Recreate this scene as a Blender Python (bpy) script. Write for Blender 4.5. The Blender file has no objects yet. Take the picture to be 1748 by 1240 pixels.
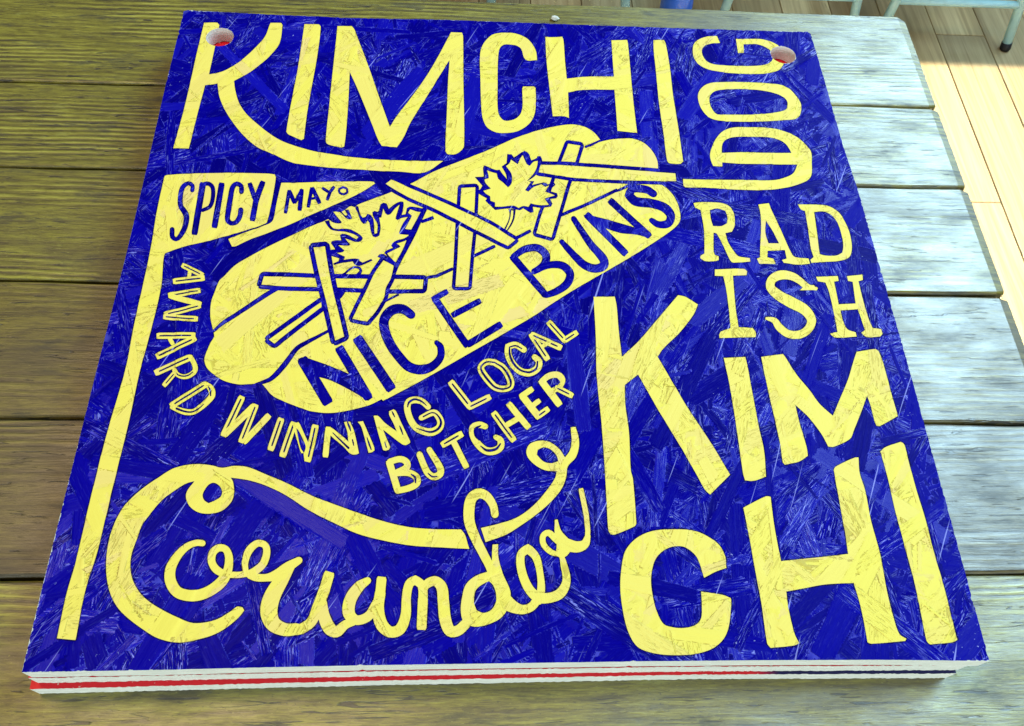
import bpy, bmesh, math, random
import numpy as np
from mathutils import Vector, Matrix
from mathutils.geometry import delaunay_2d_cdt

scene = bpy.context.scene
col = scene.collection
random.seed(7)
RNG = np.random.default_rng(7)

# ------------------------------------------------------------------ camera, world, lamps, exposure
TOP = 0.7965                                   # height of the painted face above the floor
TABLE = 0.75                                   # height of the table top
CAM = np.array([0.25625373, -0.11405162, 0.56759464+TOP])
ROT = np.array([[0.99789316, -0.02380515, 0.06035351], [0.00983102, -0.86402939, -0.50334538], [0.06412942, 0.50287825, -0.86197499]])
FOC = 1516.15                                  # focal length in photo pixels (photo 1748 x 1240)
def unproject(u, v, z):
    d = ROT.T @ np.array([(u-874)/FOC, (v-620)/FOC, 1.0])
    return CAM+(z-CAM[2])/d[2]*d
cam_data = bpy.data.cameras.new('camera'); cam = bpy.data.objects.new('camera', cam_data); col.objects.link(cam)
m = Matrix.Identity(4)
for i in range(3):
    m[i][0] = ROT[0][i]; m[i][1] = -ROT[1][i]; m[i][2] = -ROT[2][i]; m[i][3] = CAM[i]
cam.matrix_world = m
cam_data.sensor_width = 36; cam_data.lens = FOC/1748*36; cam_data.clip_start = 0.02; cam_data.clip_end = 60
scene.camera = cam

world = bpy.data.worlds.new('World'); scene.world = world; world.use_nodes = True
bg = world.node_tree.nodes['Background']; bg.inputs['Color'].default_value = (1.0, 0.95, 0.78, 1); bg.inputs['Strength'].default_value = 0.16

def lamp(name, kind, loc, target, energy, color, **kw):
    d = bpy.data.lights.new(name, kind); d.energy = energy; d.color = color
    for k, v in kw.items(): setattr(d, k, v)
    o = bpy.data.objects.new(name, d); col.objects.link(o); o.location = loc
    o.rotation_euler = (Vector(target)-Vector(loc)).to_track_quat('-Z', 'Y').to_euler()
    return o
# high window to the right, the cool daylight that sheens over the right side of the table
win = lamp('window_light', 'AREA', (1.98, 1.55, 2.85), (0.62, 0.25, TABLE), 142, (0.52, 0.82, 1.0), shape='RECTANGLE', size=2.9, size_y=0.9)
wz = (Vector(win.location)-Vector((0.62, 0.25, TABLE))).normalized(); wx = Vector((0.32, 0.947, 0)); wx = (wx-wz*wx.dot(wz)).normalized()
win.rotation_euler = Matrix((wx, wz.cross(wx), wz)).transposed().to_euler()
# soft area lamp added behind the camera to brighten the sawn front edges
lamp('front_fill_light', 'AREA', (0.5, -2.6, 1.35), (0.4, 0.0, TABLE), 76, (0.88, 1.0, 1.0), shape='RECTANGLE', size=2.6, size_y=1.2)
# warm ceiling lamp
lamp('ceiling_light', 'AREA', (-0.35, 0.55, 2.75), (-0.1, 0.2, TABLE), 18, (1.0, 0.72, 0.42), shape='DISK', size=0.7)
# sunbeam through the window onto the floor beyond the table
lamp('sunbeam', 'AREA', (3.75, 0.893, 2.0), (1.75, 0.893, 0.0), 34, (1.0, 0.90, 0.70), shape='RECTANGLE', size=1.2, size_y=1.5, spread=math.radians(0.6))

vs = scene.view_settings
vs.view_transform = 'Standard'; vs.look = 'None'; vs.gamma = 1; vs.exposure = -0.16; vs.use_curve_mapping = False

# ------------------------------------------------------------------ helpers
def mesh_obj(name, verts, faces, mat, parent=None, smooth=False, mats=None, mat_idx=None):
    me = bpy.data.meshes.new(name); me.from_pydata([tuple(v) for v in verts], [], [tuple(f) for f in faces])
    for mm in (mats or [mat]): me.materials.append(mm)
    if mat_idx is not None: me.polygons.foreach_set('material_index', np.asarray(mat_idx, dtype=np.int32))
    if smooth: me.polygons.foreach_set('use_smooth', [True]*len(me.polygons))
    me.update()
    o = bpy.data.objects.new(name, me); col.objects.link(o); o.parent = parent
    return o
def bm_obj(name, bm, mat, parent=None, smooth=False):
    me = bpy.data.meshes.new(name); bm.to_mesh(me); bm.free(); me.materials.append(mat)
    if smooth: me.polygons.foreach_set('use_smooth', [True]*len(me.polygons))
    o = bpy.data.objects.new(name, me); col.objects.link(o); o.parent = parent
    return o
def empty(name, loc=(0, 0, 0)):
    o = bpy.data.objects.new(name, None); col.objects.link(o); o.location = loc; o.empty_display_size = 0.05
    return o
def tag(o, label=None, cat=None, group=None, kind=None):
    for k, v in (('label', label), ('category', cat), ('group', group), ('kind', kind)):
        if v: o[k] = v
    return o
def copy_tree(o, parent=None):
    c = o.copy(); col.objects.link(c); c.parent = parent
    for ch in list(o.children): copy_tree(ch, c)
    return c
def tube(bm, pts, r, seg=14, cap=True):
    """round tube through pts; r is a radius or a list of radii"""
    rings = []; n = len(pts)
    for i, p in enumerate(pts):
        p = Vector(p)
        d = (Vector(pts[min(i+1, n-1)])-Vector(pts[max(i-1, 0)])).normalized()
        a = d.orthogonal().normalized() if i == 0 else (rings_n-d*rings_n.dot(d)).normalized()
        rings_n = a; b = d.cross(a); rr = r[i] if isinstance(r, (list, tuple)) else r
        rings.append([bm.verts.new(p+rr*(a*math.cos(2*math.pi*k/seg)+b*math.sin(2*math.pi*k/seg))) for k in range(seg)])
    for i in range(n-1):
        for k in range(seg):
            f = bm.faces.new((rings[i][k], rings[i][(k+1) % seg], rings[i+1][(k+1) % seg], rings[i+1][k])); f.smooth = True
    if cap:
        bm.faces.new(rings[0][::-1]); bm.faces.new(rings[-1])

class Nodes:
    """tiny node-graph writer"""
    def __init__(self, name):
        self.mat = bpy.data.materials.new(name); self.mat.use_nodes = True
        self.t = self.mat.node_tree; self.b = self.t.nodes['Principled BSDF']
    def n(self, kind, props=None, **inp):
        nd = self.t.nodes.new(kind)
        for k, v in (props or {}).items(): setattr(nd, k, v)
        for k, v in inp.items():
            key = int(k[1:]) if k[0] == '_' and k[1:].isdigit() else k.replace('_', ' ')
            self.put(nd.inputs[key], v)
        return nd
    def put(self, sock, v):
        if hasattr(v, 'is_output') or hasattr(v, 'links'): self.t.links.new(v, sock)
        elif isinstance(v, (tuple, list)): sock.default_value = v if len(v) != 3 or sock.type != 'RGBA' else (*v, 1)
        else: sock.default_value = v
    def math(self, op, a, b=0.0, clamp=False):
        nd = self.t.nodes.new('ShaderNodeMath'); nd.operation = op; nd.use_clamp = clamp
        self.put(nd.inputs[0], a); self.put(nd.inputs[1], b); return nd.outputs[0]
    def vmul(self, v, s, add=None):
        nd = self.t.nodes.new('ShaderNodeVectorMath'); nd.operation = 'MULTIPLY_ADD'
        self.put(nd.inputs[0], v); nd.inputs[1].default_value = s
        if add is not None: self.put(nd.inputs[2], add)
        return nd.outputs[0]
    def noise(self, vec, scale=1.0, detail=2.0, rough=0.5, dist=0.0, out='Fac'):
        return self.n('ShaderNodeTexNoise', None, Vector=vec, Scale=scale, Detail=detail, Roughness=rough, Distortion=dist).outputs[out]
    def step(self, v, lo, hi):
        nd = self.t.nodes.new('ShaderNodeMapRange'); nd.interpolation_type = 'SMOOTHSTEP'
        self.put(nd.inputs['Value'], v); nd.inputs['From Min'].default_value = lo; nd.inputs['From Max'].default_value = hi
        return nd.outputs['Result']
    def mix(self, f, a, b, mode='MIX'):
        nd = self.t.nodes.new('ShaderNodeMix'); nd.data_type = 'RGBA'; nd.blend_type = mode
        self.put(nd.inputs[0], f); self.put(nd.inputs[6], a); self.put(nd.inputs[7], b); return nd.outputs[2]
    def ramp(self, f, stops):
        nd = self.t.nodes.new('ShaderNodeValToRGB'); e = nd.color_ramp.elements
        while len(e) < len(stops): e.new(0.5)
        for el, (p, c) in zip(e, stops): el.position = p; el.color = (*c, 1)
        self.put(nd.inputs[0], f); return nd.outputs[0]
    def bump(self, h, dist, strength=1.0, normal=None):
        nd = self.t.nodes.new('ShaderNodeBump'); nd.inputs['Strength'].default_value = strength; nd.inputs['Distance'].default_value = dist
        self.put(nd.inputs['Height'], h)
        if normal is not None: self.put(nd.inputs['Normal'], normal)
        return nd.outputs[0]
    def done(self, color, rough, normal=None, spec=0.5, **kw):
        self.put(self.b.inputs['Base Color'], color); self.put(self.b.inputs['Roughness'], rough)
        self.put(self.b.inputs['Specular IOR Level'], spec)
        if normal is not None: self.put(self.b.inputs['Normal'], normal)
        for k, v in kw.items(): self.put(self.b.inputs[k.replace('_', ' ')], v)
        return self.mat

# ------------------------------------------------------------------ materials
def mat_strand_paint(name, yellow):
    g = Nodes(name)
    sv = g.n('ShaderNodeAttribute', {'attribute_name': 'strand'}).outputs['Vector']      # u, v in mm inside its strand, strand number
    tone = g.n('ShaderNodeAttribute', {'attribute_name': 'tone'}).outputs['Fac']
    shag = g.n('ShaderNodeAttribute', {'attribute_name': 'shag'}).outputs['Fac']         # how torn the fibres of this strand are
    edge = g.n('ShaderNodeAttribute', {'attribute_name': 'edge'}).outputs['Fac']         # mm to the rim of the strand
    obj = g.n('ShaderNodeTexCoord').outputs['Object']
    fib = g.noise(g.vmul(sv, (0.030, 0.42, 3.1)), 1.0, 4.0, 0.62)                        # long wood fibres pressed into the paint
    fine = g.noise(g.vmul(sv, (0.090, 1.15, 7.7)), 1.0, 2.0, 0.6)
    chip = g.noise(g.vmul(sv, (0.13, 0.75, 5.3)), 1.0, 2.0, 0.55)
    patch = g.noise(obj, 20.0, 3.0, 0.6)
    patch2 = g.noise(obj, 5.0, 2.0, 0.5)
    grain = g.noise(obj, 420.0, 2.0, 0.6)
    torn = g.math('MULTIPLY', g.step(shag, .35, .85), g.step(patch, .36, .60))
    rim = g.math('MULTIPLY', g.step(g.math('ADD', edge, g.math('MULTIPLY', fine, .9)), .95, .45), g.step(g.noise(obj, 55.0, 2.0, 0.5), .44, .60))
    h = g.math('ADD', g.math('MULTIPLY', fib, .6), g.math('MULTIPLY', fine, g.math('ADD', .15, torn)))
    h = g.math('ADD', h, g.math('MULTIPLY', chip, g.math('MULTIPLY', torn, 1.6)))
    h = g.math('SUBTRACT', h, g.math('MULTIPLY', rim, .9))
    if yellow:
        c = g.ramp(tone, [(0.0, (0.88, 0.71, 0.175)), (0.3, (0.91, 0.76, 0.15)), (0.75, (0.90, 0.77, 0.12)), (0.93, (0.90, 0.75, 0.16)), (1.0, (0.87, 0.67, 0.22))])
        c = g.mix(g.math('MULTIPLY', g.step(patch2, .5, .7), .35), c, (0.86, 0.79, 0.10))
        c = g.mix(g.math('MULTIPLY', g.step(fib, .42, .25), .25), c, (0.70, 0.54, 0.08))
        crack = g.math('MULTIPLY', g.step(chip, .57, .63), torn)
        crack2 = g.math('MULTIPLY', g.step(fine, .66, .72), g.math('ADD', .15, torn, True))
        c = g.mix(g.math('MULTIPLY', crack, .5), c, (0.42, 0.30, 0.03))
        c = g.mix(g.math('MULTIPLY', crack2, .5), c, (0.40, 0.28, 0.04))
        c = g.mix(g.math('MULTIPLY', rim, .5), c, (0.36, 0.26, 0.03))  # shade inside the strand-edge cracks painted as olive
        h = g.math('SUBTRACT', h, g.math('MULTIPLY', crack, .9))
        return g.done(c, 0.5, g.bump(h, 0.00050, 0.9), 0.15)
    c = g.ramp(tone, [(0.0, (0.0010, 0.0002, 0.17)), (0.5, (0.0012, 0.0002, 0.25)), (0.85, (0.0015, 0.0006, 0.31)), (1.0, (0.003, 0.003, 0.38))])
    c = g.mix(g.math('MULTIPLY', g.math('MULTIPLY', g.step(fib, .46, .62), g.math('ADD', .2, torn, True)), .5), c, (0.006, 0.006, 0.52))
    scuff_glint = g.math('MULTIPLY', g.step(fine, .585, .665), g.math('ADD', .06, torn, True))     # paint rubbed thin on raised fibres, with gloss highlights painted into the colour
    c = g.mix(g.math('MULTIPLY', scuff_glint, .85), c, (0.075, 0.080, 0.74))
    thin_glint = g.math('MULTIPLY', g.step(chip, .62, .68), g.math('ADD', .04, torn, True))
    c = g.mix(g.math('MULTIPLY', thin_glint, .9), c, (0.26, 0.29, 0.88))  # paler streaks: thin paint and painted-in highlights together
    c = g.mix(g.math('MULTIPLY', rim, .55), c, (0.10, 0.11, 0.70))
    speck = g.math('MULTIPLY', g.step(grain, .70, .76), g.step(patch, .50, .62))
    c = g.mix(g.math('MULTIPLY', speck, .75), c, (0.42, 0.47, 0.85))
    letter_edge = g.n('ShaderNodeAttribute', {'attribute_name': 'letter_edge'}).outputs['Fac']            # dark outline put into the blue round the lettering, like a sharpening halo
    c = g.mix(g.math('MULTIPLY', g.step(letter_edge, .30, .60), .85), c, (0.0012, 0.0004, 0.045))
    # long hairline scratches
    rot = g.n('ShaderNodeMapping', None, Vector=obj, Rotation=(0, 0, -1.13)).outputs[0]
    rot = g.n('ShaderNodeVectorMath', {'operation': 'ADD'}, _0=rot, _1=g.vmul(g.noise(obj, 3.0, 1.0, 0.5, 0.0, 'Color'), (.05, .05, 0))).outputs[0]
    hair = g.noise(g.vmul(rot, (10.0, 420.0, 1.0)), 1.0, 1.0, 0.4)
    c = g.mix(g.math('MULTIPLY', g.step(hair, .72, .76), .8), c, (0.30, 0.33, 0.85))
    wear = g.n('ShaderNodeAttribute', {'attribute_name': 'wear'}).outputs['Fac']          # chipped rim: bare wood
    bare = g.step(g.math('ADD', g.math('MULTIPLY', wear, .55), g.noise(obj, 260.0, 3.0, 0.6)), .98, 1.05)
    c = g.mix(bare, c, (0.62, 0.66, 0.62))
    rough = g.n('ShaderNodeMapRange', None, Value=patch2, From_Min=.3, From_Max=.7, To_Min=.26, To_Max=.40).outputs[0]
    sp = g.math('ADD', g.math('ADD', .02, g.math('MULTIPLY', g.step(tone, .78, .82), .09)), g.math('MULTIPLY', g.math('MULTIPLY', g.step(fine, .50, .64), torn), .5))
    return g.done(c, rough, g.bump(h, 0.00050, 0.9), sp)

def mat_board_edge():
    g = Nodes('raw_board_edge'); obj = g.n('ShaderNodeTexCoord').outputs['Object']
    a = g.noise(g.vmul(obj, (45, 45, 900)), 1.0, 4.0, 0.6)
    b = g.noise(g.vmul(obj, (130, 130, 1500)), 1.0, 3.0, 0.6)
    c = g.mix(g.step(a, .35, .65), (0.66, 0.69, 0.62), (0.84, 0.87, 0.83))
    c = g.mix(g.math('MULTIPLY', g.step(b, .66, .74), .6), c, (0.30, 0.27, 0.17))
    return g.done(c, 0.8, g.bump(g.math('ADD', a, b), 0.0006, 0.8), 0.2)

def mat_red_paint(name, split):
    g = Nodes(name); obj = g.n('ShaderNodeTexCoord').outputs['Object']
    x = g.n('ShaderNodeSeparateXYZ', None, Vector=obj).outputs[0]
    n = g.noise(obj, 220.0, 3.0, 0.6)
    c = g.mix(g.step(n, .66, .72), (0.93, 0.012, 0.03), (0.85, 0.55, 0.5))
    if split: c = g.mix(g.step(x, .46, .48), c, (0.004, 0.004, 0.10))
    return g.done(c, 0.45, g.bump(n, 0.0003, 0.5), 0.4)

def mat_table_wood():
    g = Nodes('weathered_plank_wood')
    obj = g.n('ShaderNodeTexCoord').outputs['Object']
    info = g.n('ShaderNodeObjectInfo')
    off = g.n('ShaderNodeCombineXYZ', None, X=g.math('MULTIPLY', info.outputs['Random'], 31.0), Y=g.math('MULTIPLY', info.outputs['Random'], 17.0), Z=0.0).outputs[0]
    p = g.n('ShaderNodeVectorMath', {'operation': 'ADD'}, _0=obj, _1=off).outputs[0]
    warp = g.noise(g.vmul(p, (1.5, 7.0, 1.0)), 1.0, 2.0, 0.45)
    wig = g.noise(g.vmul(p, (22.0, 60.0, 1.0)), 1.0, 2.0, 0.5)
    vor = g.n('ShaderNodeTexVoronoi', {'feature': 'F1'}, Vector=g.vmul(p, (2.4, 6.0, 0.0)), Scale=1.0, Randomness=1.0).outputs['Distance']
    knot = g.step(g.math('ADD', vor, g.math('MULTIPLY', wig, .10)), .14, .07)
    bend = g.step(vor, .36, .0)
    yy = g.n('ShaderNodeSeparateXYZ', None, Vector=p).outputs[1]
    ring = g.math('ADD', g.math('ADD', g.math('MULTIPLY', yy, 165.0), g.math('MULTIPLY', warp, 7.0)), g.math('ADD', g.math('MULTIPLY', bend, 2.2), g.math('MULTIPLY', wig, .7)))
    s = g.math('SINE', g.math('MULTIPLY', ring, 6.2832))
    amt = g.math('MULTIPLY', g.step(g.noise(g.vmul(p, (2.5, 14.0, 1.0)), 1.0, 2.0), .42, .62), g.step(g.noise(g.vmul(p, (18.0, 240.0, 1.0)), 1.0, 2.0), .30, .55))
    line = g.math('MULTIPLY', g.step(s, .25, .95), amt)                                   # raised late wood
    groove = g.math('MULTIPLY', g.step(s, -.3, -.95), amt)
    grain = g.noise(g.vmul(p, (20.0, 260.0, 1.0)), 1.0, 6.0, 0.70, 0.3)
    fine = g.noise(g.vmul(p, (100.0, 900.0, 1.0)), 1.0, 3.0, 0.7)
    pore = g.noise(g.vmul(p, (260.0, 700.0, 1.0)), 1.0, 3.0, 0.7)
    stain = g.noise(g.vmul(p, (4.5, 13.0, 1.0)), 1.0, 5.0, 0.62)
    blot = g.noise(g.vmul(p, (16.0, 55.0, 1.0)), 1.0, 5.0, 0.68)
    v = g.math('ADD', g.math('MULTIPLY', grain, .62), g.math('MULTIPLY', fine, .36))
    v = g.math('ADD', g.math('ADD', v, g.math('MULTIPLY', line, .16)), g.math('MULTIPLY', groove, -.12))
    c = g.ramp(v, [(0.30, (0.030, 0.020, 0.002)), (0.43, (0.135, 0.105, 0.009)), (0.56, (0.29, 0.245, 0.028)), (0.74, (0.54, 0.49, 0.12))])
    c = g.mix(g.math('MULTIPLY', g.step(stain, .50, .66), .70), c, (0.060, 0.040, 0.008))
    c = g.mix(g.math('MULTIPLY', g.step(blot, .55, .68), .70), c, (0.035, 0.032, 0.024))
    c = g.mix(g.math('MULTIPLY', g.step(blot, .40, .30), .45), c, (0.46, 0.43, 0.16))
    c = g.mix(g.math('MULTIPLY', knot, .75), c, (0.075, 0.060, 0.035))
    c = g.mix(g.math('MULTIPLY', g.step(pore, .60, .70), .65), c, (0.025, 0.020, 0.010))
    c = g.mix(g.math('MULTIPLY', g.step(pore, .38, .28), .40), c, (0.55, 0.51, 0.20))
    dash = g.noise(g.vmul(p, (30.0, 330.0, 1.0)), 1.0, 2.0, 0.5)
    nick = g.math('MULTIPLY', g.step(dash, .65, .69), g.step(blot, .36, .50))
    split = g.math('ABSOLUTE', g.math('SUBTRACT', g.noise(g.vmul(p, (5.0, 75.0, 1.0)), 1.0, 3.0, 0.6), .5))
    split = g.math('MULTIPLY', g.step(split, .010, .003), g.step(g.noise(g.vmul(p, (9.0, 30.0, 1.0)), 1.0, 2.0), .50, .60))
    nick = g.math('MAXIMUM', nick, split)                                                 # fine drying cracks along the grain
    c = g.mix(g.math('MULTIPLY', nick, .9), c, (0.010, 0.008, 0.006))
    c = g.mix(1.0, c, (0.86, 0.86, 0.62), 'MULTIPLY')
    c = g.mix(1.0, c, info.outputs['Color'], 'MULTIPLY')
    h = g.math('ADD', g.math('ADD', g.math('MULTIPLY', line, .55), g.math('MULTIPLY', grain, .9)), g.math('MULTIPLY', fine, .6))
    h = g.math('SUBTRACT', g.math('SUBTRACT', h, g.math('MULTIPLY', nick, 1.2)), g.math('MULTIPLY', groove, .4))
    rough = g.n('ShaderNodeMapRange', None, Value=blot, From_Min=.3, From_Max=.7, To_Min=.34, To_Max=.55).outputs[0]
    crough = g.n('ShaderNodeMapRange', None, Value=g.math('ADD', blot, g.math('MULTIPLY', stain, .5)), From_Min=.5, From_Max=1.0, To_Min=.30, To_Max=.50).outputs[0]
    cw = g.n('ShaderNodeMapRange', None, Value=blot, From_Min=.42, From_Max=.66, To_Min=1.0, To_Max=.60).outputs[0]
    nrm = g.bump(h, 0.0007, 0.6)
    return g.done(c, rough, nrm, 0.8, Coat_Weight=cw, Coat_Roughness=crough, Coat_IOR=1.75, Coat_Normal=g.bump(h, 0.0004, 0.32))

def mat_floor_wood():
    g = Nodes('oak_floor_wood')
    obj = g.n('ShaderNodeTexCoord').outputs['Object']; info = g.n('ShaderNodeObjectInfo')
    off = g.n('ShaderNodeCombineXYZ', None, X=g.math('MULTIPLY', info.outputs['Random'], 13.0), Y=g.math('MULTIPLY', info.outputs['Random'], 29.0), Z=0.0).outputs[0]
    p = g.n('ShaderNodeVectorMath', {'operation': 'ADD'}, _0=obj, _1=off).outputs[0]
    grain = g.noise(g.vmul(p, (90.0, 3.0, 1.0)), 1.0, 4.0, 0.6, 0.6)
    stain = g.noise(g.vmul(p, (22.0, 3.0, 1.0)), 1.0, 4.0, 0.65, 0.8)
    c = g.ramp(grain, [(0.3, (0.30, 0.21, 0.10)), (0.7, (0.50, 0.38, 0.20))])
    c = g.mix(g.math('MULTIPLY', g.step(stain, .62, .74), .8), c, (0.05, 0.032, 0.014))
    c = g.mix(1.0, c, info.outputs['Color'], 'MULTIPLY')
    return g.done(c, 0.5, g.bump(grain, 0.0004, 0.5), 0.4)

def mat_plain(name, color, rough, spec=0.5, metal=0.0, scale=60.0, var=0.25):
    g = Nodes(name); obj = g.n('ShaderNodeTexCoord').outputs['Object']
    n = g.noise(obj, scale, 4.0, 0.6)
    c = g.mix(g.math('MULTIPLY', g.step(n, .45, .75), var), color, tuple(x*.55 for x in color))
    return g.done(c, rough, g.bump(n, 0.0003, 0.25), spec, Metallic=metal)

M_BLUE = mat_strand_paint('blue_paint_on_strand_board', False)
M_YELLOW = mat_strand_paint('yellow_paint_on_strand_board', True)
M_EDGE = mat_board_edge(); M_RED = mat_red_paint('red_paint', False); M_RED_BLUE = mat_red_paint('red_and_blue_paint', True)
M_TABLE = mat_table_wood(); M_FLOOR = mat_floor_wood()
M_DARK = mat_plain('dark_gap', (0.02, 0.016, 0.01), 0.9, 0.1)
M_METAL = mat_plain('pale_blue_enamel', (0.42, 0.70, 0.78), 0.32, 0.5)
M_RUBBER = mat_plain('black_rubber', (0.012, 0.012, 0.014), 0.6, 0.3)
M_GLAZE = mat_plain('blue_glaze', (0.03, 0.14, 0.75), 0.10, 0.7)
M_CHIP = mat_plain('white_chip', (0.75, 0.76, 0.72), 0.8, 0.2)
M_IRON = mat_plain('table_frame_iron', (0.03, 0.03, 0.032), 0.5, 0.4)

# ------------------------------------------------------------------ floor: boards running away from the camera
FW = 0.1205
base = mesh_obj('floor', [(-3, -3, -.012), (4.5, -3, -.012), (4.5, 5, -.012), (-3, 5, -.012)], [(0, 1, 2, 3)], M_DARK)
tag(base, kind='structure')
def floor_plank_mesh(L):
    bm = bmesh.new(); w = FW-.0016
    bmesh.ops.create_cube(bm, size=1.0, matrix=Matrix.Translation((w/2, L/2, -.006)) @ Matrix.Diagonal((w, L-.0016, .012, 1)))
    bmesh.ops.bevel(bm, geom=[e for e in bm.edges if min(v.co.z for v in e.verts) > -.001], offset=.0012, segments=1, affect='EDGES')
    me = bpy.data.meshes.new('floor_plank'); bm.to_mesh(me); bm.free(); me.materials.append(M_FLOOR); return me
FLEN = 1.15; fpm = floor_plank_mesh(FLEN)
tint = random.Random(3)
for k in range(-11, 9):
    x = 1.389+k*FW
    ph = {0: 1.597, -1: 1.08, 1: 0.93}.get(k, tint.uniform(.3, 1.4))
    y = ph-FLEN*2
    while y < 3.0:
        o = bpy.data.objects.new('plank', fpm); col.objects.link(o); o.parent = base; o.location = (x, y, 0)
        s = tint.uniform(.72, 1.12); w = tint.uniform(-.08, .08); o.color = (s*(1+w), s, s*(1-w), 1)
        y += FLEN

# ------------------------------------------------------------------ plank table
table = empty('plank_table', (-0.1, 0.2, 0))
tag(table, 'weathered wooden plank table with grey-brown boards under the stack of signs', 'table')
TX0, TX1 = -0.95, 0.738
seams = [0.6855, 0.5465, 0.4405, 0.3180, 0.1925, 0.0705, -0.050, -0.171, -0.292, -0.412]
tints = [(1.0, 1.04, .85), (.95, .98, .75), (.88, .90, .62), (.66, .60, .38), (.44, .38, .24), (1.10, 1.18, .80), (1.05, 1.10, .8), (1, 1, .9), (1, 1, .9)]
def plank(y1, y0, tintc, seed):
    """one table board: worn rounded edges, slightly wavy sides and a chamfered end"""
    r = random.Random(seed); gap = .0009; nx = 90; bev = .0022
    prof = []
    ph1, ph2 = r.uniform(0, 6), r.uniform(0, 6); lift = r.uniform(-.0007, .0007)
    V = []; F = []
    cols = 8
    for i in range(nx+1):
        t = i/nx; x = TX0+(TX1-TX0)*t
        endd = TX1-x
        drop = 0.0
        if i == nx: drop = .0016
        w0 = .0005*math.sin(x*23+ph1)+.0003*math.sin(x*71+ph2); w1 = .0005*math.sin(x*19+ph2)+.0003*math.sin(x*57+ph1)
        a = y0+gap+w0; b = y1-gap+w1
        if i == nx: a += .002; b -= .006 if y1 > .68 else .002
        ys = [a, a, a+bev*.4, a+bev, b-bev, b-bev*.4, b, b]
        zs = [-.032, -bev, -bev*.35, 0, 0, -bev*.35, -bev, -.032]
        for yv, zv in zip(ys, zs):
            V.append((x-(.0 if i < nx else 0), yv, TABLE+lift+(zv-drop if zv > -.03 else zv)))
    # extra ring just before the end makes the chamfer narrow
    n = cols
    for j in range(n): 
        vx = V[(nx-1)*n+j]; V[(nx-1)*n+j] = (TX1-.008, vx[1], vx[2])
    for i in range(nx):
        for j in range(n-1): F.append((i*n+j, (i+1)*n+j, (i+1)*n+j+1, i*n+j+1))
        F.append((i*n+n-1, (i+1)*n+n-1, (i+1)*n, i*n))
    F.append(tuple(range(n))[::-1]); F.append(tuple(nx*n+j for j in range(n)))
    o = mesh_obj('plank', V, F, M_TABLE, table)
    o.location = (-table.location[0], -table.location[1], 0); o.color = (*tintc, 1)
    me = o.data; me.polygons.foreach_set('use_smooth', [False]*len(me.polygons))
    return o
for i in range(len(seams)-1): plank(seams[i], seams[i+1], tints[i], 40+i)
def table_part(name, x0, x1, y0, y1, z0, z1, mat):
    bm = bmesh.new(); bmesh.ops.create_cube(bm, size=1.0, matrix=Matrix.Translation(((x0+x1)/2, (y0+y1)/2, (z0+z1)/2)) @ Matrix.Diagonal((x1-x0, y1-y0, z1-z0, 1)))
    bmesh.ops.bevel(bm, geom=list(bm.edges), offset=.003, segments=2, affect='EDGES')
    o = bm_obj(name, bm, mat, table); o.location = (-table.location[0], -table.location[1], 0); return o
for y in (0.60, -0.33): table_part('rail', TX0+.06, TX1-.06, y-.02, y+.02, TABLE-.092, TABLE-.0319, M_IRON)
for x in (TX0+.08, TX1-.12):
    for y in (0.60, -0.33): table_part('leg', x-.022, x+.022, y-.022, y+.022, 0.0, TABLE-.09, M_IRON)

# ------------------------------------------------------------------ the boards in the stack
TH = 0.0155
def jitter_line(p, q, n, amp, r):
    out = []
    for i in range(n):
        t = i/n; x = p[0]+(q[0]-p[0])*t; y = p[1]+(q[1]-p[1])*t
        out.append((x+r.uniform(-amp, amp), y+r.uniform(-amp, amp)))
    return out
def lower_board(root_name, corners, ztop, seed, label, paint):
    root = empty(root_name, (corners[0][0], corners[0][1], ztop-TH)); tag(root, label, 'board', 'painted boards stacked on the table')
    r = random.Random(seed); loop = []
    for a, b in zip(corners, corners[1:]+corners[:1]): loop += jitter_line(a, b, 110, .00022, r)
    n = len(loop); ox, oy, oz = root.location
    V = [(x-ox, y-oy, TH) for x, y in loop]+[(x-ox, y-oy, 0.0002) for x, y in loop]
    F = [(i, (i+n), (i+1) % n+n, (i+1) % n) for i in range(n)]
    mesh_obj('board_core', V, F+[tuple(range(n, 2*n))[::-1]], M_EDGE, root)
    ring = [(x-ox, y-oy, TH+.00015) for x, y in loop]
    mesh_obj('painted_face', ring, [tuple(range(n))], paint, root)
    return root
b2 = [(-.0024, -.0004), (.2, .0011), (.40, .0017), (.5945, .0004), (.5960, .5940), (-.0020, .5950)]
b3 = [(-.0070, -.0040), (.2, -.0016), (.42, -.0003), (.5930, -.0018), (.5945, .5930), (-.0060, .5930)]
lower_board('painted_board', b2, TOP-TH-.0002, 5, 'red-faced strand board in the middle of the stack, mostly hidden by the blue sign', M_RED)
lower_board('painted_board', b3, TOP-2*TH-.0004, 6, 'bottom board of the stack lying on the table, its red ledge showing at one end', M_RED_BLUE)

sign = empty('painted_sign_board', (0, 0, TOP-TH))
tag(sign, 'blue strand-board sign with yellow hand lettering KIMCHI DOG, topmost of the stack', 'sign board', 'painted boards stacked on the table')

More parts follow.
